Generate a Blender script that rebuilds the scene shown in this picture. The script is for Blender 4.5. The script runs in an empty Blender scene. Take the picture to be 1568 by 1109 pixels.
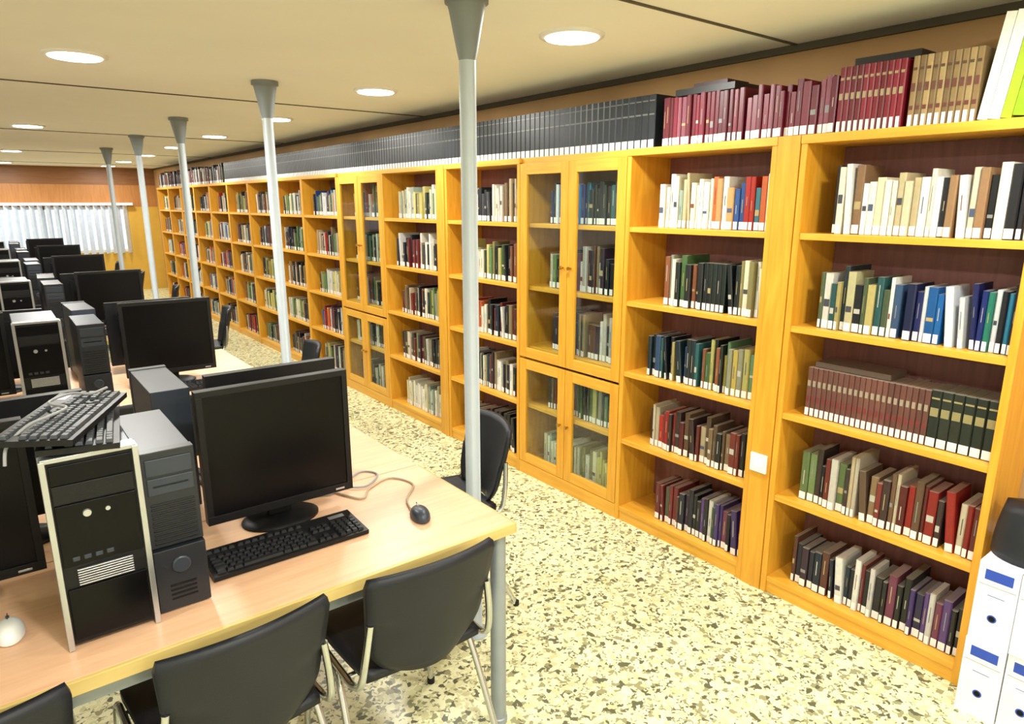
import bpy, math, random, colorsys
from mathutils import Vector, Matrix
R = random.Random(7)
C = bpy.context.scene.collection
bpy.context.scene.view_settings.view_transform = 'Standard'
bpy.context.scene.view_settings.look = 'None'

def lin(c):
    return tuple(((x/255)/12.92 if x/255 <= .04045 else ((x/255+.055)/1.055)**2.4) for x in c)

# ------------------------------------------------------------------ materials
MATS = {}
def nmat(name):
    m = bpy.data.materials.new(name); m.use_nodes = True
    nt = m.node_tree; b = nt.nodes['Principled BSDF']
    MATS[name] = m
    return m, nt, b
def N(nt, t, **kw):
    n = nt.nodes.new(t)
    for k, v in kw.items(): setattr(n, k, v)
    return n
def simple(name, col, rough=.5, metal=0, var=.06, scale=12, bump=0.0, spec=.5, coat=0):
    m, nt, b = nmat(name)
    c = lin(col)
    tc = N(nt, 'ShaderNodeTexCoord'); no = N(nt, 'ShaderNodeTexNoise')
    no.inputs['Scale'].default_value = scale; no.inputs['Detail'].default_value = 4
    nt.links.new(tc.outputs['Object'], no.inputs['Vector'])
    cr = N(nt, 'ShaderNodeValToRGB')
    cr.color_ramp.elements[0].position = .3; cr.color_ramp.elements[1].position = .7
    cr.color_ramp.elements[0].color = (*[x*(1-var) for x in c], 1)
    cr.color_ramp.elements[1].color = (*[min(1, x*(1+var)) for x in c], 1)
    nt.links.new(no.outputs['Fac'], cr.inputs['Fac'])
    nt.links.new(cr.outputs['Color'], b.inputs['Base Color'])
    b.inputs['Roughness'].default_value = rough; b.inputs['Metallic'].default_value = metal
    b.inputs['Specular IOR Level'].default_value = spec
    b.inputs['Coat Weight'].default_value = coat
    if bump:
        bm = N(nt, 'ShaderNodeBump'); bm.inputs['Strength'].default_value = bump; bm.inputs['Distance'].default_value = .002
        n2 = N(nt, 'ShaderNodeTexNoise'); n2.inputs['Scale'].default_value = 400
        nt.links.new(tc.outputs['Object'], n2.inputs['Vector'])
        nt.links.new(n2.outputs['Fac'], bm.inputs['Height']); nt.links.new(bm.outputs['Normal'], b.inputs['Normal'])
    return m
def wood(name, c1, c2, stretch=(1, 1, 12), rough=.4, scale=3):
    m, nt, b = nmat(name)
    tc = N(nt, 'ShaderNodeTexCoord'); mp = N(nt, 'ShaderNodeMapping')
    mp.inputs['Scale'].default_value = stretch
    no = N(nt, 'ShaderNodeTexNoise'); no.inputs['Scale'].default_value = scale; no.inputs['Detail'].default_value = 6
    no.inputs['Distortion'].default_value = .6
    nt.links.new(tc.outputs['Object'], mp.inputs['Vector']); nt.links.new(mp.outputs['Vector'], no.inputs['Vector'])
    cr = N(nt, 'ShaderNodeValToRGB')
    cr.color_ramp.elements[0].position = .3; cr.color_ramp.elements[1].position = .72
    cr.color_ramp.elements[0].color = (*lin(c1), 1); cr.color_ramp.elements[1].color = (*lin(c2), 1)
    nt.links.new(no.outputs['Fac'], cr.inputs['Fac']); nt.links.new(cr.outputs['Color'], b.inputs['Base Color'])
    b.inputs['Roughness'].default_value = rough
    return m
simple('ceiling_paint', (236, 236, 226), .8, var=.02, scale=2)
simple('wall_paint_tan', (176, 138, 90), .7, var=.08, scale=3)
simple('wall_plaster', (226, 224, 214), .8, var=.03)
wood('pine_v', (208, 144, 36), (224, 166, 54), (14, 14, 1.2))
wood('pine_h', (212, 150, 42), (228, 172, 62), (14, 1.2, 14))
wood('case_back', (112, 72, 68), (132, 86, 80), (14, 14, 1.2), .6)
wood('desk_top', (218, 172, 136), (230, 188, 152), (1.2, 14, 14), .35)
wood('desk_edge', (200, 174, 104), (212, 186, 118), (1.2, 14, 14), .4)
simple('black_plastic', (12, 13, 16), .45, var=.15, bump=.1, spec=.35)
simple('chair_black', (24, 27, 34), .5, var=.15, bump=.3, spec=.4)
simple('black_gloss', (3, 3, 6), .3, var=.1, spec=.22)
simple('grey_plastic', (46, 53, 64), .4, var=.1)
simple('grey_dark', (28, 32, 39), .4, var=.1)
simple('silver', (190, 192, 196), .3, metal=.8)
simple('steel_case', (80, 86, 94), .4, metal=.3)
simple('chrome', (205, 208, 212), .16, metal=1, var=.02)
simple('leg_grey', (150, 158, 164), .4, metal=.4)
simple('pole_paint', (172, 182, 188), .4, var=.03)
simple('pole_cap', (122, 130, 132), .5, var=.03)
simple('white_plastic', (235, 235, 232), .4, var=.02)
simple('key_black', (22, 23, 27), .5)
simple('key_grey', (62, 66, 72), .5)
simple('cable_beige', (176, 160, 138), .5)
simple('cable_black', (26, 27, 30), .45)
simple('cable_grey', (150, 152, 156), .45)
simple('paper_white', (232, 234, 241), .6, var=.03)
simple('label_blue', (38, 74, 178), .5)
simple('seam_dark', (84, 76, 62), .8)
simple('brass', (190, 150, 70), .3, metal=.9)
simple('blind_white', (210, 220, 232), .7)
simple('ochre', (204, 162, 62), .6, var=.06, scale=4)
wood('wall_wood', (164, 108, 54), (182, 126, 68), (10, 10, 1), .5)
wood('wall_wood_dark', (122, 78, 40), (136, 90, 50), (1, 10, 10), .5)

m, nt, b = nmat('downlight_glow')
b.inputs['Emission Color'].default_value = (1, .99, .93, 1); b.inputs['Emission Strength'].default_value = 10
m, nt, b = nmat('cabinet_glass')
out = nt.nodes['Material Output']
tr = N(nt, 'ShaderNodeBsdfTransparent'); gl = N(nt, 'ShaderNodeBsdfGlossy'); mx = N(nt, 'ShaderNodeMixShader')
tr.inputs['Color'].default_value = (.84, .93, .92, 1); gl.inputs['Roughness'].default_value = .05; gl.inputs['Color'].default_value = (.9, .95, 1, 1)
mx.inputs[0].default_value = .09
nt.links.new(tr.outputs[0], mx.inputs[1]); nt.links.new(gl.outputs[0], mx.inputs[2])
nt.links.new(mx.outputs[0], out.inputs[0])
m, nt, b = nmat('book_cover')
at = N(nt, 'ShaderNodeAttribute'); at.attribute_name = 'Col'
tc = N(nt, 'ShaderNodeTexCoord'); no = N(nt, 'ShaderNodeTexNoise'); no.inputs['Scale'].default_value = 60
nt.links.new(tc.outputs['Object'], no.inputs['Vector'])
mxc = N(nt, 'ShaderNodeMix', data_type='RGBA', blend_type='MULTIPLY'); mxc.inputs[0].default_value = .3
nt.links.new(at.outputs['Color'], mxc.inputs[6]); nt.links.new(no.outputs['Color'], mxc.inputs[7])
nt.links.new(mxc.outputs[2], b.inputs['Base Color']); b.inputs['Roughness'].default_value = .4

# terrazzo floor
m, nt, b = nmat('terrazzo')
tc = N(nt, 'ShaderNodeTexCoord')
no = N(nt, 'ShaderNodeTexNoise'); no.inputs['Scale'].default_value = 35; no.inputs['Detail'].default_value = 2
nt.links.new(tc.outputs['Object'], no.inputs['Vector'])
mxv = N(nt, 'ShaderNodeMix', data_type='RGBA', blend_type='LINEAR_LIGHT'); mxv.inputs[0].default_value = .016
nt.links.new(tc.outputs['Object'], mxv.inputs[6]); nt.links.new(no.outputs['Color'], mxv.inputs[7])
def vor(scale, stops):
    v = N(nt, 'ShaderNodeTexVoronoi'); v.inputs['Scale'].default_value = scale
    nt.links.new(mxv.outputs[2], v.inputs['Vector'])
    sp = N(nt, 'ShaderNodeSeparateColor'); nt.links.new(v.outputs['Color'], sp.inputs[0])
    cr = N(nt, 'ShaderNodeValToRGB'); cr.color_ramp.interpolation = 'CONSTANT'
    while len(cr.color_ramp.elements) < len(stops): cr.color_ramp.elements.new(.5)
    for e, (p, c) in zip(cr.color_ramp.elements, stops):
        e.position = p; e.color = (*lin(c), 1)
    nt.links.new(sp.outputs[0], cr.inputs[0])
    return sp, cr
sp1, cr1 = vor(54, [(0, (232, 229, 186)), (.34, (222, 218, 170)), (.58, (204, 200, 152)), (.74, (150, 148, 110)), (.86, (96, 97, 74))])
sp2, cr2 = vor(105, [(0, (230, 227, 186)), (.46, (208, 204, 156)), (.70, (156, 153, 114)), (.86, (104, 104, 80))])
mf = N(nt, 'ShaderNodeMix', data_type='RGBA')
gt = N(nt, 'ShaderNodeMath', operation='GREATER_THAN'); gt.inputs[1].default_value = .62
nt.links.new(sp1.outputs[1], gt.inputs[0]); nt.links.new(gt.outputs[0], mf.inputs[0])
nt.links.new(cr1.outputs[0], mf.inputs[6]); nt.links.new(cr2.outputs[0], mf.inputs[7])
nt.links.new(mf.outputs[2], b.inputs['Base Color']); b.inputs['Roughness'].default_value = .3

# ------------------------------------------------------------------ mesh builder
class MB:
    def __init__(s): s.v = []; s.f = []; s.m = []; s.sm = []; s.c = []; s.mats = []; s.T = Matrix()
    def mi(s, n):
        if n not in s.mats: s.mats.append(n)
        return s.mats.index(n)
    def add(s, vs, fs, mat, smooth=False, col=(1, 1, 1)):
        o = len(s.v)
        T = s.T
        s.v += [tuple(T @ Vector(p)) for p in vs]
        k = s.mi(mat)
        for f in fs:
            s.f.append([o+i for i in f]); s.m.append(k); s.sm.append(smooth); s.c.append(col)
    def box(s, lo, hi, mat, col=(1, 1, 1)):
        x0, y0, z0 = lo; x1, y1, z1 = hi
        s.add([(x0,y0,z0),(x1,y0,z0),(x1,y1,z0),(x0,y1,z0),(x0,y0,z1),(x1,y0,z1),(x1,y1,z1),(x0,y1,z1)],
              [(3,2,1,0),(4,5,6,7),(0,1,5,4),(1,2,6,5),(2,3,7,6),(3,0,4,7)], mat, False, col)
    def lathe(s, c, prof, mat, seg=24, axis='z', sx=1, sy=1, smooth=True):
        vs = []; fs = []
        for r, z in prof:
            for i in range(seg):
                a = 2*math.pi*i/seg
                p = (r*math.cos(a)*sx, r*math.sin(a)*sy, z)
                if axis == 'y': p = (p[0], p[2], p[1])
                if axis == 'x': p = (p[2], p[0], p[1])
                vs.append((c[0]+p[0], c[1]+p[1], c[2]+p[2]))
        for j in range(len(prof)-1):
            for i in range(seg):
                k = (i+1) % seg
                fs.append((j*seg+i, j*seg+k, (j+1)*seg+k, (j+1)*seg+i))
        s.add(vs, fs, mat, smooth)
        n = len(prof)-1
        s.add(vs[:seg], [tuple(range(seg))[::-1]], mat); s.add(vs[n*seg:], [tuple(range(seg))], mat)
    def tube(s, pts, r, mat, seg=10, sub=6, closed=False):
        P = [Vector(p) for p in pts]
        if sub > 1:
            Q = []; n = len(P)
            rng = range(n) if closed else range(n-1)
            for i in rng:
                if closed: p0, p1, p2, p3 = P[i-1], P[i], P[(i+1) % n], P[(i+2) % n]
                else: p0, p1, p2, p3 = P[max(i-1, 0)], P[i], P[i+1], P[min(i+2, n-1)]
                for k in range(sub):
                    t = k/sub
                    Q.append(.5*((2*p1)+(p2-p0)*t+(2*p0-5*p1+4*p2-p3)*t*t+(3*p1-p0-3*p2+p3)*t**3))
            if not closed: Q.append(P[-1])
            P = Q
        n = len(P); vs = []; fs = []
        up = Vector((0, 0, 1))
        d0 = (P[1]-P[0]).normalized()
        if abs(d0.dot(up)) > .9: up = Vector((1, 0, 0))
        for i in range(n):
            if closed: d = (P[(i+1) % n]-P[i-1]).normalized()
            else: d = (P[min(i+1, n-1)]-P[max(i-1, 0)]).normalized()
            up = (up-d*up.dot(d)).normalized(); sd = d.cross(up)
            for k in range(seg):
                a = 2*math.pi*k/seg
                vs.append(P[i]+up*(r*math.cos(a))+sd*(r*math.sin(a)))
        for i in range(n if closed else n-1):
            j = (i+1) % n
            for k in range(seg):
                l = (k+1) % seg
                fs.append((i*seg+k, i*seg+l, j*seg+l, j*seg+k))
        s.add(vs, fs, mat, True)
        if not closed:
            s.add(vs[:seg], [tuple(range(seg))[::-1]], mat); s.add(vs[-seg:], [tuple(range(seg))], mat)
    def sheet(s, fn, nu, nv, off, mat, smooth=True):
        A = [fn(i/nu, j/nv) for j in range(nv+1) for i in range(nu+1)]
        O = Vector(off); B = [tuple(Vector(p)+O) for p in A]; n = len(A); w = nu+1
        fs = []
        for j in range(nv):
            for i in range(nu):
                q = (j*w+i, j*w+i+1, (j+1)*w+i+1, (j+1)*w+i)
                fs.append(q); fs.append(tuple(n+x for x in q[::-1]))
        ring = [i for i in range(nu+1)]+[j*w+nu for j in range(1, nv+1)]+[nv*w+i for i in range(nu-1, -1, -1)]+[j*w for j in range(nv-1, 0, -1)]
        for a in range(len(ring)):
            x, y = ring[a], ring[(a+1) % len(ring)]
            fs.append((y, x, n+x, n+y))
        s.add(A+B, fs, mat, smooth)
    def obj(s, name, loc=(0, 0, 0), rz=0, bevel=0, parent=None, color=False):
        me = bpy.data.meshes.new(name); me.from_pydata(s.v, [], s.f)
        for n in s.mats: me.materials.append(MATS[n])
        me.polygons.foreach_set('material_index', s.m); me.polygons.foreach_set('use_smooth', s.sm)
        if color:
            ca = me.color_attributes.new('Col', 'FLOAT_COLOR', 'CORNER')
            buf = []
            for f, c in zip(s.f, s.c): buf += [*c, 1.0]*len(f)
            ca.data.foreach_set('color', buf)
        me.update()
        o = bpy.data.objects.new(name, me); C.objects.link(o)
        o.location = loc; o.rotation_euler = (0, 0, rz)
        if bevel:
            md = o.modifiers.new('bevel', 'BEVEL'); md.width = bevel; md.segments = 2; md.limit_method = 'ANGLE'
            md.angle_limit = math.radians(50)
        if parent: o.parent = parent
        return o
def inst(o, loc, rz=0, scale=None):
    n = o.copy(); n.name = o.name.split('.')[0]; C.objects.link(n); n.location = loc; n.rotation_euler = (0, 0, rz)
    if scale: n.scale = scale
    return n

# ------------------------------------------------------------------ room
XW = 2.93; XL = -4.2; YB = -2.6; YF = 15.6; ZC = 2.41
def room(name, lo, hi, mat):
    b = MB(); b.box(lo, hi, mat); return b.obj(name)
room('floor', (XL-.2, YB-.2, -.1), (XW+.2, YF+.2, 0), 'terrazzo')
room('ceiling', (XL-.2, YB-.2, ZC), (XW+.2, YF+.2, ZC+.1), 'ceiling_paint')
room('wall_right', (XW, YB-.2, 0), (XW+.2, YF+.2, ZC), 'wall_paint_tan')
room('wall_left', (XL-.2, YB-.2, 0), (XL, YF+.2, ZC), 'wall_plaster')
room('wall_back', (XL, YB-.2, 0), (XW, YB, ZC), 'wall_plaster')
b = MB()
wx0, wx1, wz0, wz1 = -3.4, 2.38, .78, 1.66
b.box((XL, YF, 0), (XW, YF+.2, wz0), 'ochre')
b.box((XL, YF, wz1), (XW, YF+.2, 2.08), 'wall_wood')
b.box((XL, YF, 2.08), (XW, YF+.2, ZC), 'wall_wood_dark')
b.box((XL, YF, wz0), (wx0, YF+.2, wz1), 'wall_wood')
b.box((wx1, YF, wz0), (XW, YF+.2, wz1), 'ochre')
b.obj('wall_far')
b = MB()
for x in [wx0, -1.95, -.5, .95, wx1-.05]:
    b.box((x, YF+.05, wz0), (x+.05, YF+.1, wz1), 'white_plastic')
for z in (wz0, wz1-.05): b.box((wx0, YF+.05, z), (wx1, YF+.1, z+.05), 'white_plastic')
b.obj('window_1')
b = MB()
x = wx0-.05
while x < wx1:
    b.T = Matrix.Translation((x+.06, YF-.065, 0)) @ Matrix.Rotation(math.radians(48), 4, 'Z')
    b.box((-.064, -.0015, wz0-.02), (.064, .0015, wz1+.03), 'blind_white'); x += .127
b.T = Matrix()
b.box((wx0-.08, YF-.12, wz1+.03), (wx1+.08, YF-.002, wz1+.08), 'white_plastic')
b.obj('vertical_blinds')
for i, y in enumerate([-1.4, 1.74, 4.9, 8.05, 11.2, 14.3]):
    room('trim_%d' % (i+1), (XL, y-.008, ZC-.005), (XW, y+.008, ZC), 'seam_dark')
room('trim_8', (XW-.02, YB, ZC-.03), (XW, YF, ZC), 'seam_dark')
room('trim_9', (-1.7, YB, ZC-.004), (-1.688, YF, ZC), 'seam_dark')

def downlight(x, y, power=26):
    b = MB()
    b.lathe((0, 0, 0), [(.115, -.012), (.132, -.010), (.135, 0)], 'white_plastic', 32)
    b.lathe((0, 0, 0), [(.108, -.016), (.110, -.012)], 'downlight_glow', 32)
    o = b.obj('ceiling_downlight', (x, y, ZC))
    l = bpy.data.lights.new('downlight_lamp', 'AREA'); l.shape = 'DISK'; l.size = .2; l.energy = power; l.color = (1, .99, .93)
    lo = bpy.data.objects.new('lamp', l); C.objects.link(lo); lo.parent = o; lo.location = (0, 0, -.02)
for y in [-1.3, .45, 2.215, 3.98, 5.75, 7.6, 9.4, 11.2, 13.1, 14.8]: downlight(2.03, y, 25 if y < 7 else 20)  # lamps beside and behind the camera are unseen, added to brighten the room
for y in [-1.6, .2, 3.9, 7.6, 11.3, 14.6]: downlight(.46, y, 40 if y < 7 else 32)  # first lamps, over and behind the camera, are out of view, added for light
for y in [-1.6, 1.2, 3.9, 7.6, 11.3, 14.6]: downlight(-2.6, y, 44 if y < 7 else 36)  # whole row lies out of view, added to keep the closed room bright

# ------------------------------------------------------------------ poles
b = MB()
b.lathe((0, 0, 0), [(.055, 0), (.055, .008), (.029, .01), (.029, ZC-.19)], 'pole_paint', 24)
b.lathe((0, 0, 0), [(.029, ZC-.20), (.036, ZC-.17), (.060, ZC-.045), (.063, ZC-.035), (.063, ZC-.024), (.074, ZC-.022), (.074, ZC)], 'pole_cap', 24)
pole = b.obj('support_column', (1.39, 2.04, 0))
for y in (4.08, 6.2, 8.05, 10.1): inst(pole, (1.39, y, 0))

# ------------------------------------------------------------------ books
def sat(c, f=1.14):
    h, s, v = colorsys.rgb_to_hsv(*[x/255 for x in c])
    if s < .12: f = 1
    return tuple(255*x for x in colorsys.hsv_to_rgb(h, min(1, s*f), min(1, v)))
def pal(*cs): return [lin(sat(c)) for c in cs]
PAL = {
 'mix': pal((34,34,42),(222,218,204),(140,44,40),(50,70,116),(190,172,124),(86,112,78),(26,26,32),(222,222,222),(104,74,58),(60,44,84),(170,110,66)),
 'cream': pal((240,236,218),(232,228,206),(245,243,236),(222,214,184),(238,234,220),(210,196,160),(228,224,200),(150,166,150)),
 'creamb': pal((236,232,216),(26,28,34),(244,242,236),(228,222,200),(150,120,90),(30,32,38),(60,62,66)),
 'multi': pal((60,96,140),(222,218,204),(166,52,42),(200,112,66),(90,70,60),(226,222,208),(50,84,140),(140,42,44),(186,150,104),(70,126,140)),
 'blue': pal((30,50,114),(24,34,70),(44,110,136),(20,24,34),(224,228,234),(60,126,180),(34,100,160),(26,30,40),(44,124,108),(30,38,90),(225,228,232),(20,24,30)),
 'teal': pal((30,46,54),(44,88,90),(196,190,150),(24,28,34),(60,84,116),(176,164,112),(30,38,42),(224,222,212),(80,94,70),(20,24,34),(22,26,30)),
 'green': pal((76,104,64),(182,178,116),(226,222,200),(30,38,34),(180,162,92),(104,138,106),(24,26,30),(150,150,130),(140,90,64),(30,32,34)),
 'red': pal((140,44,40),(88,34,34),(190,166,134),(164,54,44),(56,40,40),(206,194,172),(156,38,34),(104,80,62),(28,28,32),(116,52,64),(200,188,164)),
 'dark': pal((20,22,28),(34,36,50),(226,224,216),(56,38,54),(90,56,48),(28,42,58),(190,184,174),(110,46,48),(22,22,26),(78,80,62),(146,130,102)),
 'purple': pal((72,56,108),(22,22,28),(90,66,116),(26,26,32),(206,202,196),(60,80,60),(40,36,64),(116,62,84),(28,28,30)),
 'block': pal((26,36,34),(24,30,32)),
 'tanw': pal((180,164,136),(92,74,60),(220,214,202),(28,28,32),(130,108,82),(200,190,172),(58,48,44),(108,126,84),(116,54,48)),
 'brown': pal((112,76,68),(118,82,74),(106,72,66)),
 'dgreen': pal((34,42,36),(28,36,30),(40,46,38)),
 'black': pal((20,27,32),(16,22,26),(24,30,36)),
 'maroon': pal((112,30,50),(122,36,56),(96,26,42),(140,84,98)),
 'tan': pal((170,148,108),(160,136,98),(178,160,120),(138,116,84)),
 'marred': pal((130,38,52),(136,46,60),(116,34,44)),
 'yel': pal((216,206,136),(230,224,198),(196,186,120),(106,132,90),(214,214,204),(148,142,98),(54,62,54)),
}
WHITE = lin((246, 246, 244))
def books(b, xs, y0, y1, z, p, hr=(.19, .26), wr=(.014, .034), dr=(.13, .18), label=True, uniform=False, lean=True, bands=None, lab=.033):
    y = y0; cs = PAL[p]
    h0 = R.uniform(*hr)
    while True:
        w = R.uniform(*wr)
        if y+w > y1: break
        h = h0 if uniform else R.uniform(*hr)
        if not uniform and R.random() < .3: h = h0+R.uniform(-.008, .008)
        h = min(h, hr[1]); d = R.uniform(*dr); x = xs+(0 if uniform else R.uniform(-.008, .012)); c = R.choice(cs)
        k = R.uniform(.75, 1.1); c = tuple(min(1, q*k) for q in c)
        ang = 0
        if lean and R.random() < .08: ang = R.uniform(.04, .12)
        b.T = Matrix.Translation((0, y, z)) @ Matrix.Rotation(-ang, 4, 'X') @ Matrix.Translation((0, -y, -z))
        ch = min(.004, w*.25)
        g = .0006
        ya, yb = y+g, y+w-g
        vs = []
        for zz in (z+.001, z+h):
            vs += [(x+d, ya, zz), (x+ch, ya, zz), (x, ya+ch, zz), (x, yb-ch, zz), (x+ch, yb, zz), (x+d, yb, zz)]
        fs = [(i, (i+1) % 6, 6+(i+1) % 6, 6+i) for i in range(5)]
        b.add(vs, fs, 'book_cover', False, c)
        pc = lin((206, 198, 178))
        if label is not False or not uniform:
            b.add(vs, [(5, 0, 6, 11)], 'book_cover', False, pc)
            b.add(vs, [(6, 7, 8, 9, 10, 11)], 'book_cover', False, tuple(.35*q+.65*r for q, r in zip(pc, c)))
        else:
            b.add(vs, [(5, 0, 6, 11), (6, 7, 8, 9, 10, 11)], 'book_cover', False, c)
        e = .0008
        if label:
            b.add([(x-e, ya+ch*.6, z+.004), (x-e, yb-ch*.6, z+.004), (x-e, yb-ch*.6, z+.004+lab), (x-e, ya+ch*.6, z+.004+lab)], [(0, 3, 2, 1)], 'book_cover', False, WHITE)
        if bands:
            for (f0, f1, bc) in bands:
                b.add([(x-e, ya+ch, z+h*f0), (x-e, yb-ch, z+h*f0), (x-e, yb-ch, z+h*f1), (x-e, ya+ch, z+h*f1)], [(0, 3, 2, 1)], 'book_cover', False, bc)
        elif R.random() < .7:
            f0 = R.uniform(.3, .5); f1 = f0+R.uniform(.15, .4); lum = sum(c)/3
            bc = R.choice([lin((190, 186, 174)), lin((176, 156, 110)), lin((140, 140, 140))]) if lum < .25 else R.choice([lin((70, 70, 80)), lin((126, 66, 60)), lin((76, 88, 116))])
            a = ya+w*.42; q = yb-w*.42
            if R.random() < .3: a = ya+ch; q = yb-ch; f1 = f0+R.uniform(.05, .14)
            f1 = min(f1, .93)
            b.add([(x-e, a, z+h*f0), (x-e, q, z+h*f0), (x-e, q, z+h*f1), (x-e, a, z+h*f1)], [(0, 3, 2, 1)], 'book_cover', False, bc)
        b.T = Matrix()
        y += w + (math.tan(ang)*h if ang else 0)
    return y

# ------------------------------------------------------------------ bookcases
XF = 2.61; DEP = .31; HT = 2.0; T = .026
ZS = [.08, .48, .86, 1.24, 1.62]
def bookcase(y0, y1, glass=False):
    b = MB()
    xb = XF+DEP
    w = y1-y0-.001
    xf = XF+(.022 if glass else 0)
    b.box((xf, 0, 0), (xb, T, HT-T), 'pine_v'); b.box((xf, w-T, 0), (xb, w, HT-T), 'pine_v')
    b.box((xf-.004, 0, HT-T-.008), (xb, w, HT), 'pine_h')
    b.box((xb-.012, T, .02), (xb-.002, w-T, HT-T-.008), 'case_back')
    for z in ZS: b.box((xf+.004, T, z-T), (xb-.012, w-T, z), 'pine_h')
    b.box((xf+.008, T, 0), (xf+.026, w-T, ZS[0]-T), 'pine_h')
    if glass:
        m = w/2; st = .062
        for (za, zb) in ((.085, .775), (.79, HT-.035)):
            for (ya, yb, side) in ((.004, m-.002, 0), (m+.002, w-.004, 1)):
                b.box((XF, ya, za), (XF+.02, ya+st, zb), 'pine_v'); b.box((XF, yb-st, za), (XF+.02, yb, zb), 'pine_v')
                b.box((XF, ya+st, za), (XF+.02, yb-st, za+st), 'pine_h'); b.box((XF, ya+st, zb-st), (XF+.02, yb-st, zb), 'pine_h')
                b.add([(XF+.01, ya+st, za+st), (XF+.01, ya+st, zb-st), (XF+.01, yb-st, zb-st), (XF+.01, yb-st, za+st)], [(0, 1, 2, 3)], 'cabinet_glass')
                ky = yb-st/2 if side == 0 else ya+st/2
                b.lathe((XF, ky, (za+zb)/2), [(.006, 0), (.006, -.012), (.012, -.018), (.010, -.026)], 'brass', 12, 'x')
        b.box((XF+.001, 0, 0), (XF+.021, w, .082), 'pine_h')
    return b.obj('glass_door_bookcase' if glass else 'bookcase', (0, y0, 0), bevel=.002)
cases = [(.68, 1.50, 0), (1.60, 2.42, 0), (2.42, 3.29, 1), (3.29, 4.14, 0), (4.23, 5.10, 0)]
y = 5.10
for k in range(10):
    cases.append((y, y+.87, 1 if k in (0,) else 0)); y += .87
room('trim_10', (XF-.004, 1.502, 0), (XW, 1.598, HT), 'pine_v')
room('trim_11', (XF-.004, 4.142, 0), (XW, 4.228, HT), 'pine_v')
# (right-hand run, left-hand run) per shelf, bottom shelf first
pals = {0: [('purple', 'dark'), ('red', 'tanw'), None, ('blue', 'teal'), ('creamb', 'cream')],
        1: [('purple', 'dark'), ('tanw', 'red'), ('green', 'teal'), ('yel', 'green'), ('multi', 'cream')],
        2: [('yel', 'cream'), ('green', 'tanw'), ('dark', 'dark'), ('dark', 'tanw'), ('teal', 'blue')],
        3: [('dark', 'tanw'), ('dark', 'teal'), ('dark', 'multi'), ('green', 'yel'), ('tanw', 'creamb')],
        4: [('cream', 'cream'), ('dark', 'tanw'), ('green', 'tanw'), ('creamb', 'dark'), ('yel', 'cream')]}
for ci, (y0, y1, g) in enumerate(cases):
    bookcase(y0, y1, bool(g))
    b = MB()
    xs = XF+(.07 if g else .05)
    for si, z in enumerate(ZS):
        ya = y0+T+.006; ye = y1-T-.005
        pr = ['dark', 'mix', 'green', 'red', 'tanw', 'yel', 'teal', 'dark', 'creamb', 'multi']
        p = pals.get(ci, [(R.choice(pr), R.choice(pr)) for _ in range(5)])[si]
        if ci == 0 and si == 2:
            yy = books(b, xs, ya, ya+.22, z, 'dgreen', (.215, .216), (.036, .037), uniform=True, lean=False, bands=[(.55, .7, lin((150, 140, 96))), (.85, .88, lin((160, 148, 100)))])
            yy = books(b, xs, yy, ye-.06, z, 'brown', (.21, .211), (.021, .022), uniform=True, lean=False, bands=[(.62, .74, lin((160, 148, 128))), (.3, .42, lin((120, 52, 50)))])
            b.box((xs+.02, yy-.32, z+.213), (xs+.16, yy-.02, z+.235), 'book_cover', lin((100, 84, 74)))
            continue
        end = ye - (R.uniform(.03, .07) if ci == 0 else R.uniform(.08, .2))
        if ci == 1 and si == 3:
            yy = books(b, xs, ya, ya+.13, z, 'yel', (.22, .25)); yy = books(b, xs, yy, yy+.2, z, 'block', (.225, .226), (.024, .025), uniform=True)
            books(b, xs, yy, end, z, 'green', (.2, .26)); continue
        if ci == 0 and si == 4:
            yy = books(b, xs, ya, ya+.32, z, 'creamb', (.19, .26)); yy = books(b, xs, yy, end-.13, z, 'cream', (.19, .24)); books(b, xs, yy, end, z, 'creamb', (.23, .265)); continue
        f = .5 if ci < 2 else R.uniform(.35, .65)
        ym = ya+(end-ya)*f
        pa, pb = p
        yy = books(b, xs, ya, ym, z, pa, (.18, R.uniform(.24, .275)))
        books(b, xs, yy+R.choice([0, 0, .02]), end, z, pb, (.175, R.uniform(.23, .265)))
    b.obj('row_of_books', color=True)

b = MB()
zt = HT+.001; gold = lin((96, 98, 92))
ang = math.radians(7)
y = .735
for c, w in (((146, 182, 34), .075), ((168, 196, 50), .03), ((238, 242, 234), .034), ((236, 240, 230), .03)):
    b.T = Matrix.Translation((0, y, zt+.0005)) @ Matrix.Rotation(ang, 4, 'X')
    cc = lin(c); x = XF+.02
    b.box((x, 0, 0), (x+.24, .003, .32), 'book_cover', cc); b.box((x, w-.004, 0), (x+.24, w-.001, .32), 'book_cover', cc)
    b.box((x, .003, 0), (x+.004, w-.004, .32), 'book_cover', cc); b.box((x+.004, .004, .005), (x+.22, w-.006, .30), 'book_cover', lin((235, 235, 228)))
    if w > .05: b.box((x-.001, .02, .10), (x, w-.02, .22), 'book_cover', lin((206, 220, 130)))
    y += w+.001
b.T = Matrix()
b.obj('row_of_ring_binders', color=True)
b = MB()
gd = lin((170, 156, 120))
books(b, XF+.03, .915, 1.15, zt, 'tan', (.232, .233), (.021, .022), uniform=True, lean=False, bands=[(.5, .62, lin((110, 66, 60))), (.8, .84, lin((90, 66, 50))), (.24, .3, lin((110, 60, 56))), (0.0, .17, WHITE)], label=False)
books(b, XF+.03, 1.15, 1.39, zt, 'marred', (.232, .233), (.021, .022), uniform=True, lean=False, bands=[(.5, .6, gd), (.8, .84, gd), (0.0, .17, WHITE)], label=False)
books(b, XF+.03, 1.39, 1.80, zt, 'maroon', (.17, .22), (.02, .035), lean=False)
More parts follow.
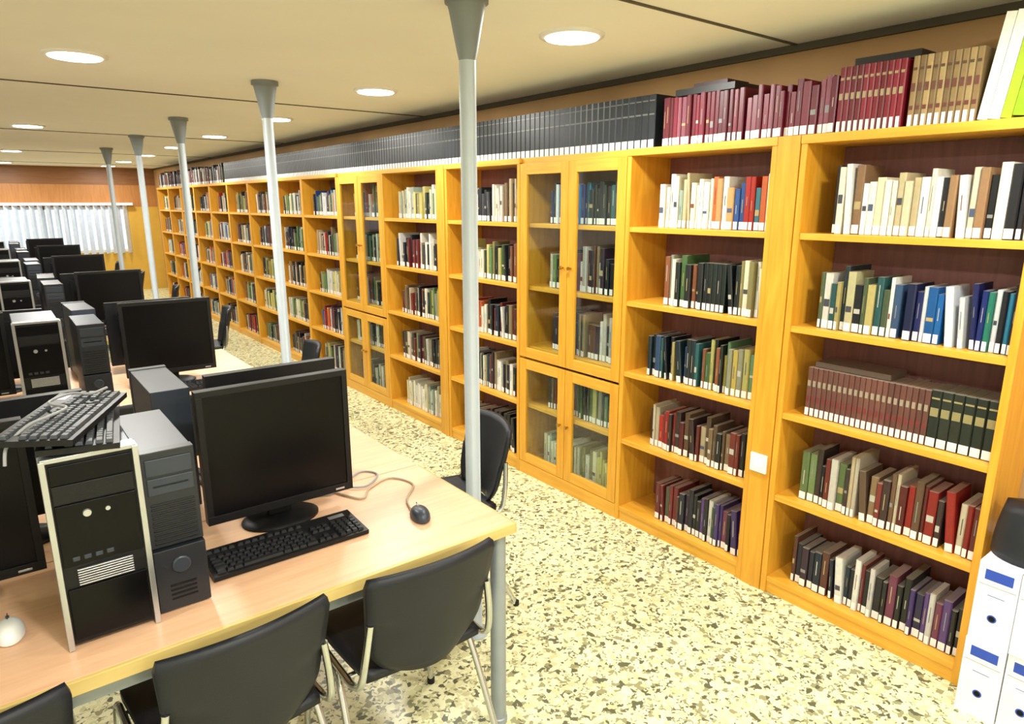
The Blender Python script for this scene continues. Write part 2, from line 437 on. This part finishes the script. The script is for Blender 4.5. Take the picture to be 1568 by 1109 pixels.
books(b, XF+.03, 1.80, 2.25, zt, 'maroon', (.21, .22), (.02, .03), lean=False)
b.box((XF+.05, 1.86, zt+.222), (XF+.25, 2.18, zt+.25), 'book_cover', lin((20, 20, 24)))
b.box((XF+.06, 1.12, zt+.235), (XF+.24, 1.35, zt+.262), 'book_cover', lin((24, 22, 26)))
b.box((XF+.08, 1.92, zt+.252), (XF+.24, 2.10, zt+.272), 'book_cover', lin((60, 30, 40)))
books(b, XF+.03, 2.28, 9.6, zt, 'black', (.245, .246), (.042, .044), uniform=True, lean=False, bands=[(.0, .16, WHITE), (.62, .65, gold), (.88, .90, gold)], label=False)
books(b, XF+.03, 9.7, 13.7, zt, 'dark', (.16, .26), (.02, .04), lean=False)
b.obj('row_of_encyclopedias', color=True)

b = MB()
b.box((XF-.014, 1.515, .565), (XF-.0045, 1.595, .65), 'white_plastic'); b.lathe((XF-.014, 1.555, .607), [(.022, .001), (.022, -.002)], 'paper_white', 20, 'x')
b.obj('wall_socket', bevel=.002)

# ------------------------------------------------------------------ desks
DX1 = 1.21; DT = .75; DH = .7515
def desk():
    b = MB(); L = 1.5; D = .62
    b.box((-L, .012, DT-.032), (-.0, D, DT), 'desk_top')
    b.box((-L, 0, DT-.034), (0, .012, DT+.0005), 'desk_edge'); b.box((0, 0, DT-.034), (.004, D, DT+.0005), 'desk_edge')
    for x in (-L+.04, -.035):
        for y in (.05, D-.05):
            b.lathe((x, y, 0), [(.030, 0), (.030, .02), (.026, .022), (.026, DT-.032)], 'leg_grey', 20)
    for y in (.05, D-.05): b.box((-L+.06, y-.012, DT-.085), (-.06, y+.012, DT-.034), 'leg_grey')
    for x in (-L+.04, -.035): b.box((x-.012, .07, DT-.085), (x+.012, D-.05, DT-.034), 'leg_grey')
    return b.obj('computer_desk', bevel=.003)
d0 = desk(); d0.location = (DX1, 1.54, 0)
NR = 6
for k in range(NR):
    for x in (DX1, DX1-1.505):
        if not (k == 0 and x == DX1): inst(d0, (x, 1.54+2.07*k, 0))
        inst(d0, (x-1.5, 1.54+2.07*k+1.245, 0), math.pi)

# ------------------------------------------------------------------ electronics
def mk_monitor():
    b = MB(); w = .455; z0 = .06; z1 = .468
    b.box((-w/2, 0, z0), (w/2, .028, z1), 'black_plastic')
    t = .018
    b.box((-w/2, -.006, z0), (w/2, 0, z0+.026), 'black_plastic'); b.box((-w/2, -.006, z1-t), (w/2, 0, z1), 'black_plastic')
    b.box((-w/2, -.006, z0+.026), (-w/2+t, 0, z1-t), 'black_plastic'); b.box((w/2-t, -.006, z0+.026), (w/2, 0, z1-t), 'black_plastic')
    b.box((-w/2+t, -.002, z0+.026), (w/2-t, .001, z1-t), 'black_gloss')
    b.box((-w/2+.06, .028, z0+.05), (w/2-.06, .055, z1-.06), 'black_plastic')
    b.box((-.035, .05, .01), (.035, .075, .25), 'black_plastic')
    b.lathe((0, .05, 0), [(.115, 0), (.115, .006), (.10, .014), (.03, .018)], 'black_plastic', 32, sx=1.05, sy=.8)
    b.box((w/2-.06, -.0075, z0+.008), (w/2-.03, -.006, z0+.014), 'silver')
    return b.obj('computer_monitor', bevel=.004)
def mk_towerA():
    b = MB(); w = .18; h = .45; d = .44
    b.box((-w/2+.002, .03, .008), (w/2-.002, d, h-.004), 'steel_case')
    b.box((-w/2, .0, .008), (w/2, .032, h), 'black_plastic')
    b.box((-w/2-.004, -.012, .0), (-w/2+.008, .034, h+.004), 'silver'); b.box((w/2-.008, -.012, .0), (w/2+.004, .034, h+.004), 'silver')
    b.box((-w/2, -.010, h-.002), (w/2, .034, h+.008), 'silver')
    b.box((-w/2+.012, -.006, h-.055), (w/2-.012, 0, h-.012), 'black_gloss')
    b.box((-w/2+.012, -.006, h-.10), (w/2-.012, 0, h-.058), 'black_plastic')
    b.box((-w/2+.012, -.006, h-.25), (w/2-.012, 0, h-.104), 'black_gloss')
    for i in range(7): b.box((-.055, -.009, .152+i*.006-.0), (.055, -.004, .155+i*.006), 'silver')
    b.box((-w/2+.012, -.006, .02), (w/2-.012, 0, .145), 'black_gloss')
    b.lathe((-.02, -.006, h-.13), [(.009, 0), (.008, -.005)], 'silver', 16, 'y')
    b.lathe((.02, -.006, h-.13), [(.005, 0), (.005, -.004)], 'silver', 12, 'y')
    for i in range(4): b.box((-.06+i*.022, -.008, .212), (-.046+i*.022, -.005, .222), 'grey_plastic')
    for x in (-.07, .07):
        for y in (.06, d-.05): b.box((x-.012, y-.012, 0), (x+.012, y+.012, .01), 'black_plastic')
    for z in (.1, .3):
        for i in range(9): b.box((w/2-.003, .25+i*.015, z), (w/2-.001, .257+i*.015, z+.06), 'black_plastic')
    return b.obj('computer_tower', bevel=.003)
def mk_towerB():
    b = MB(); w = .118; h = .415; d = .38
    b.box((-w/2+.002, .03, .006), (w/2-.002, d, h-.003), 'grey_plastic')
    b.box((-w/2, 0, .17), (w/2, .032, h), 'grey_dark')
    b.box((-w/2, -.012, .004), (w/2, .032, .166), 'grey_dark')
    b.box((-w/2+.008, -.003, h-.06), (w/2-.008, 0, h-.018), 'grey_plastic')
    b.box((-w/2+.008, -.003, h-.108), (w/2-.008, 0, h-.066), 'grey_plastic')
    b.box((-w/2+.02, -.005, h-.088), (w/2-.02, -.002, h-.084), 'black_gloss')
    for i in range(10): b.box((-w/2+.01, -.003, .18+i*.011), (w/2-.01, 0, .185+i*.011), 'black_plastic')
    b.lathe((0, -.012, .12), [(.022, 0), (.022, -.003), (.018, -.005)], 'grey_plastic', 24, 'y')
    for i in range(4): b.box((-.03, -.014, .03+i*.012), (.03, -.011, .035+i*.012), 'black_gloss')
    for x in (-.045, .045):
        for y in (.04, d-.04): b.box((x-.01, y-.01, 0), (x+.01, y+.01, .008), 'black_plastic')
    return b.obj('slim_computer_tower', bevel=.004)
def mk_keyboard(km='key_black', base='black_plastic'):
    b = MB(); w = .45; d = .155
    b.T = Matrix.Rotation(math.radians(3), 4, 'X')
    b.box((-w/2, 0, .001), (w/2, d, .014), base)
    def key(x, y, kw, kd=.0155):
        vs = [(x, y, .014), (x+kw, y, .014), (x+kw, y+kd, .014), (x, y+kd, .014)]
        i = .0022
        vs += [(x+i, y+i, .0215), (x+kw-i, y+i, .0215), (x+kw-i, y+kd-i, .0215), (x+i, y+kd-i, .0215)]
        b.add(vs, [(4,5,6,7),(0,1,5,4),(1,2,6,5),(2,3,7,6),(3,0,4,7)], km)
    p = .019
    for r in range(5):
        y = .012+r*p
        if r == 0:
            xs = [(0, .024), (.026, .018), (.046, .022), (.07, .11), (.182, .022), (.206, .02), (.228, .02), (.25, .033)]
            for x, kw in xs: key(-w/2+.012+x, y, kw)
        else:
            off = (5-r)*.004 if r < 4 else 0
            key(-w/2+.012, y, .018+off)
            for i in range(13):
                if -w/2+.034+off+i*p < .058: key(-w/2+.034+off+i*p, y, .0172)
        for i in range(3):
            if r in (0, 3, 4) or (r == 1 and i == 1): key(.075+i*p, y, .0172)
        for i in range(4): key(.14+i*p, y, .0172)
    for i in range(13): key(-w/2+.012+i*.0205+(i//4)*.004, .125, .0165, .013)
    b.box((.15, .122, .014), (.2, .14, .0145), 'silver')
    b.T = Matrix()
    for x in (-.2, .19): b.box((x, .12, .0005), (x+.02, .14, .012), 'black_plastic')
    return b.obj('computer_keyboard')
def mk_mouse(body, btn, name='computer_mouse'):
    b = MB()
    def fn(u, v):
        a = 2*math.pi*u; t = v*math.pi/2
        r = math.cos(t)**.7 if v < 1 else 0.0
        return (.031*r*math.cos(a), .056*r*math.sin(a), .004+.032*math.sin(t)*(1-.15*math.sin(a)*r))
    A = [fn(i/24, j/8) for j in range(9) for i in range(24)]
    fs = [(j*24+i, j*24+(i+1) % 24, (j+1)*24+(i+1) % 24, (j+1)*24+i) for j in range(8) for i in range(24)]
    b.add(A, fs, body, True)
    b.lathe((0, 0, 0), [(.029, 0), (.031, .004)], body, 24, sx=1, sy=1.8)
    b.box((-.0008, .012, .03), (.0008, .045, .0345), 'black_gloss')
    b.lathe((0, .026, .029), [(.008, -.0035), (.008, .0035)], btn, 14, 'x')
    return b.obj(name)
mon = mk_monitor(); tA = mk_towerA(); tB = mk_towerB(); kb = mk_keyboard()
ms = mk_mouse('grey_plastic', 'silver'); msw = mk_mouse('white_plastic', 'grey_plastic')
mon.location = (.635, 1.985, DH); tA.location = (.118, 1.67, DH); tB.location = (.276, 1.70, DH)
kb.location = (.585, 1.76, DH); ms.location = (.99, 1.76, DH); msw.location = (-.08, 1.82, DH)
ms.rotation_euler = (0, 0, math.radians(-15))
BK = (1, 1, .91)
inst(mon, (-.215, 2.0, DH)); inst(mon, (.745, 2.36, DH), math.pi, BK); inst(mon, (-.05, 2.42, DH), math.pi, BK); inst(mon, (-1.0, 2.0, DH))
inst(tB, (.40, 2.66, DH), math.pi); inst(kb, (-.38, 1.75, DH)); inst(kb, (.72, 2.60, DH), math.pi)
inst(tA, (-.70, 1.68, DH))
for k in range(1, NR):
    o = 2.07*k; j = lambda a=.04: R.uniform(-a, a)
    inst(mon, (.735+j(.02), 1.99+o, DH), j(.06)); inst(tA, (.145+j(.015), 1.68+o, DH), j(.03)); inst(tB, (.36+j(.008), 1.72+o, DH), j(.02))
    inst(kb, (.74, 1.75+o, DH), j(.08)); inst(ms, (1.06, 1.78+o, DH), j(.5))
    inst(mon, (-.22+j(.02), 2.0+o, DH), j(.08)); inst(mon, (-.98+j(.02), 1.99+o, DH), j(.05)); inst(tA, (-.62+j(.01), 1.70+o, DH), j(.03))
    inst(mon, (.72+j(), 2.42+o, DH), math.pi+j(.1), BK); inst(mon, (-.05+j(), 2.42+o, DH), math.pi+j(.1), BK); inst(tB, (.37, 2.68+o, DH), math.pi+j(.05))
    inst(kb, (-.26, 1.75+o, DH), j(.08))

# spare keyboards piled on the near tower
kb2 = mk_keyboard('key_grey', 'black_plastic')
zt2 = DH+.4585
def kplace(o, cx, cy, z, ang, sc=.84):
    o.location = (cx+.078*math.sin(ang), cy-.078*math.cos(ang), z); o.rotation_euler = (0, 0, ang); o.scale = (sc, 1, 1)
kplace(kb2, .125, 1.84, zt2, math.radians(82))
k3 = inst(kb2, (0, 0, 0)); kplace(k3, .095, 1.83, zt2+.030, math.radians(66))
b = MB()
zc = zt2+.064
pts = [(.20, 1.97, zc), (.16, 1.93, zc), (.12, 1.96, zc), (.07, 1.90, zc), (.10, 1.83, zc), (.06, 1.77, zc), (.02, 1.73, zc-.002), (-.02, 1.70, zc-.03), (-.03, 1.69, zc-.07)]
b.tube(pts, .0035, 'cable_grey', 8, 6)
b.obj('keyboard_cable')

# cables
b = MB()
z = DH+.003
b.tube([(.99, 1.82, z+.004), (1.02, 1.90, z), (1.10, 2.0, z), (1.06, 2.10, z), (.96, 2.06, z), (.90, 2.0, z), (.84, 2.12, z), (.78, 2.2, z)], .0035, 'cable_beige', 8)
b.tube([(.86, 2.16, z), (.95, 2.08, z+.003), (1.04, 2.16, z), (1.0, 2.22, z), (.9, 2.14, z+.006), (.82, 2.10, z), (.7, 2.18, z)], .0035, 'cable_grey', 8)
b.obj('mouse_cable')
b = MB()
b.box((0, 0, 0), (.075, .045, .003), 'paper_white')
b.obj('paper_note', (.60, 1.928, DH), math.radians(12))

# ------------------------------------------------------------------ chairs
def mk_chair():
    b = MB()
    def back(u, v):
        q = 1
        if v < .35: q = (1-(1-v/.35)**2.6*.30)
        if v > .9: q = 1-((v-.9)/.1)**2*.05
        hw = (.174+.028*v)*q
        x = (2*u-1)*hw
        return (x, -.175-.075*v-.045*(1-(2*u-1)**2), .455+.355*v-.012*(2*u-1)**2*(1 if v > .5 else -1))
    b.sheet(back, 16, 14, (0, -.022, 0), 'chair_black')
    def seat(u, v):
        hw = .205*(1-.10*(1-v)**2)
        if v > .88: hw *= 1-((v-.88)/.12)**2*.08
        x = (2*u-1)*hw
        return (x, -.20+.42*v, .445+.008*(2*u-1)**2-.02*max(0, (v-.75)/.25)**2)
    b.sheet(seat, 14, 14, (0, 0, .026), 'chair_black')
    for s in (-1, 1):
        b.tube([(s*.235, .20, 0), (s*.225, .195, .2), (s*.215, .19, .40), (s*.212, .17, .432), (s*.212, .12, .436), (s*.212, -.1, .436), (s*.212, -.17, .44), (s*.208, -.215, .47), (s*.20, -.235, .55), (s*.185, -.245, .66)], .0105, 'chrome', 10, 5)
        b.tube([(s*.212, .0, .430), (s*.214, -.06, .415), (s*.222, -.13, .3), (s*.235, -.27, 0)], .0105, 'chrome', 10, 5)
        for y in (.20, -.27): b.lathe((s*.235, y, 0), [(.014, 0), (.014, .02)], 'black_plastic', 12)
    b.tube([(-.212, .12, .436), (.212, .12, .436)], .009, 'chrome', 8, 1)
    b.tube([(-.212, -.12, .436), (.212, -.12, .436)], .009, 'chrome', 8, 1)
    return b.obj('stacking_chair')
ch = mk_chair(); ch.location = (.335, 1.70, 0); ch.rotation_euler = (0, 0, math.radians(4))
inst(ch, (.85, 1.70, 0), math.radians(-1)); inst(ch, (-.20, 1.72, 0), math.radians(3)); inst(ch, (-.9, 1.66, 0))
for k in range(NR):
    inst(ch, (1.42, 2.37+2.07*k, 0), math.radians(80))
    if k:
        for x in (.84, .3, -.3): inst(ch, (x+R.uniform(-.05, .05), 1.74+2.07*k, 0), R.uniform(-.1, .1))
    for x in (-.35, -.95): inst(ch, (x, 2.72+2.07*k, 0), math.pi+R.uniform(-.15, .15))

# ------------------------------------------------------------------ archive boxes
def mk_box():
    b = MB()
    b.box((0, -.118, 0), (.34, 0, .285), 'paper_white')
    b.box((-.001, -.10, .225), (0, -.02, .262), 'label_blue'); b.box((-.001, -.085, .17), (0, -.035, .172), 'label_blue')
    b.lathe((0, -.059, .09), [(.014, .0), (.014, -.001)], 'label_blue', 16, 'x')
    b.box((-.0012, -.112, .205), (0, -.006, .207), 'cable_grey')
    b.lathe((0, -.059, .09), [(.010, -.001), (.009, -.0014)], 'black_gloss', 16, 'x')
    return b.obj('archive_box', bevel=.002)
bx = mk_box(); bx.location = (2.49, .652, 0)
for i in range(4):
    for j in range(2):
        if i or j: inst(bx, (2.49+.01*((i+j) % 2), .652-.122*i, .2865*j))
b = MB()
def bag(u, v):
    a = 2*math.pi*u
    return (.10*math.cos(a)*(1-.25*v**2), .11*math.sin(a)*(1-.2*v**2), .0+.18*v+.008*math.sin(5*a)*v)
A = [bag(i/28, j/8) for j in range(9) for i in range(28)]
b.add(A, [(j*28+i, j*28+(i+1) % 28, (j+1)*28+(i+1) % 28, (j+1)*28+i) for j in range(8) for i in range(28)]+[tuple(range(8*28, 9*28)), tuple(range(28))[::-1]], 'chair_black', True)
b.tube([(-.05, 0, .17), (-.03, 0, .22), (.03, 0, .22), (.05, 0, .17)], .008, 'cable_black')
b.obj('black_bag', (2.64, .555, .574))

# ------------------------------------------------------------------ camera / world
cam = bpy.data.cameras.new('cam'); co = bpy.data.objects.new('camera', cam); C.objects.link(co)
cam.sensor_width = 36; cam.lens = 36*1030/1568; cam.clip_start = .02
co.location = (0, 0, 1.74); co.rotation_euler = (math.radians(90-13.33), 0, math.radians(-37.8))
bpy.context.scene.camera = co
w = bpy.data.worlds.new('world'); bpy.context.scene.world = w; w.use_nodes = True
bg = w.node_tree.nodes['Background']; bg.inputs[0].default_value = (.8, .9, 1, 1); bg.inputs[1].default_value = 1.3
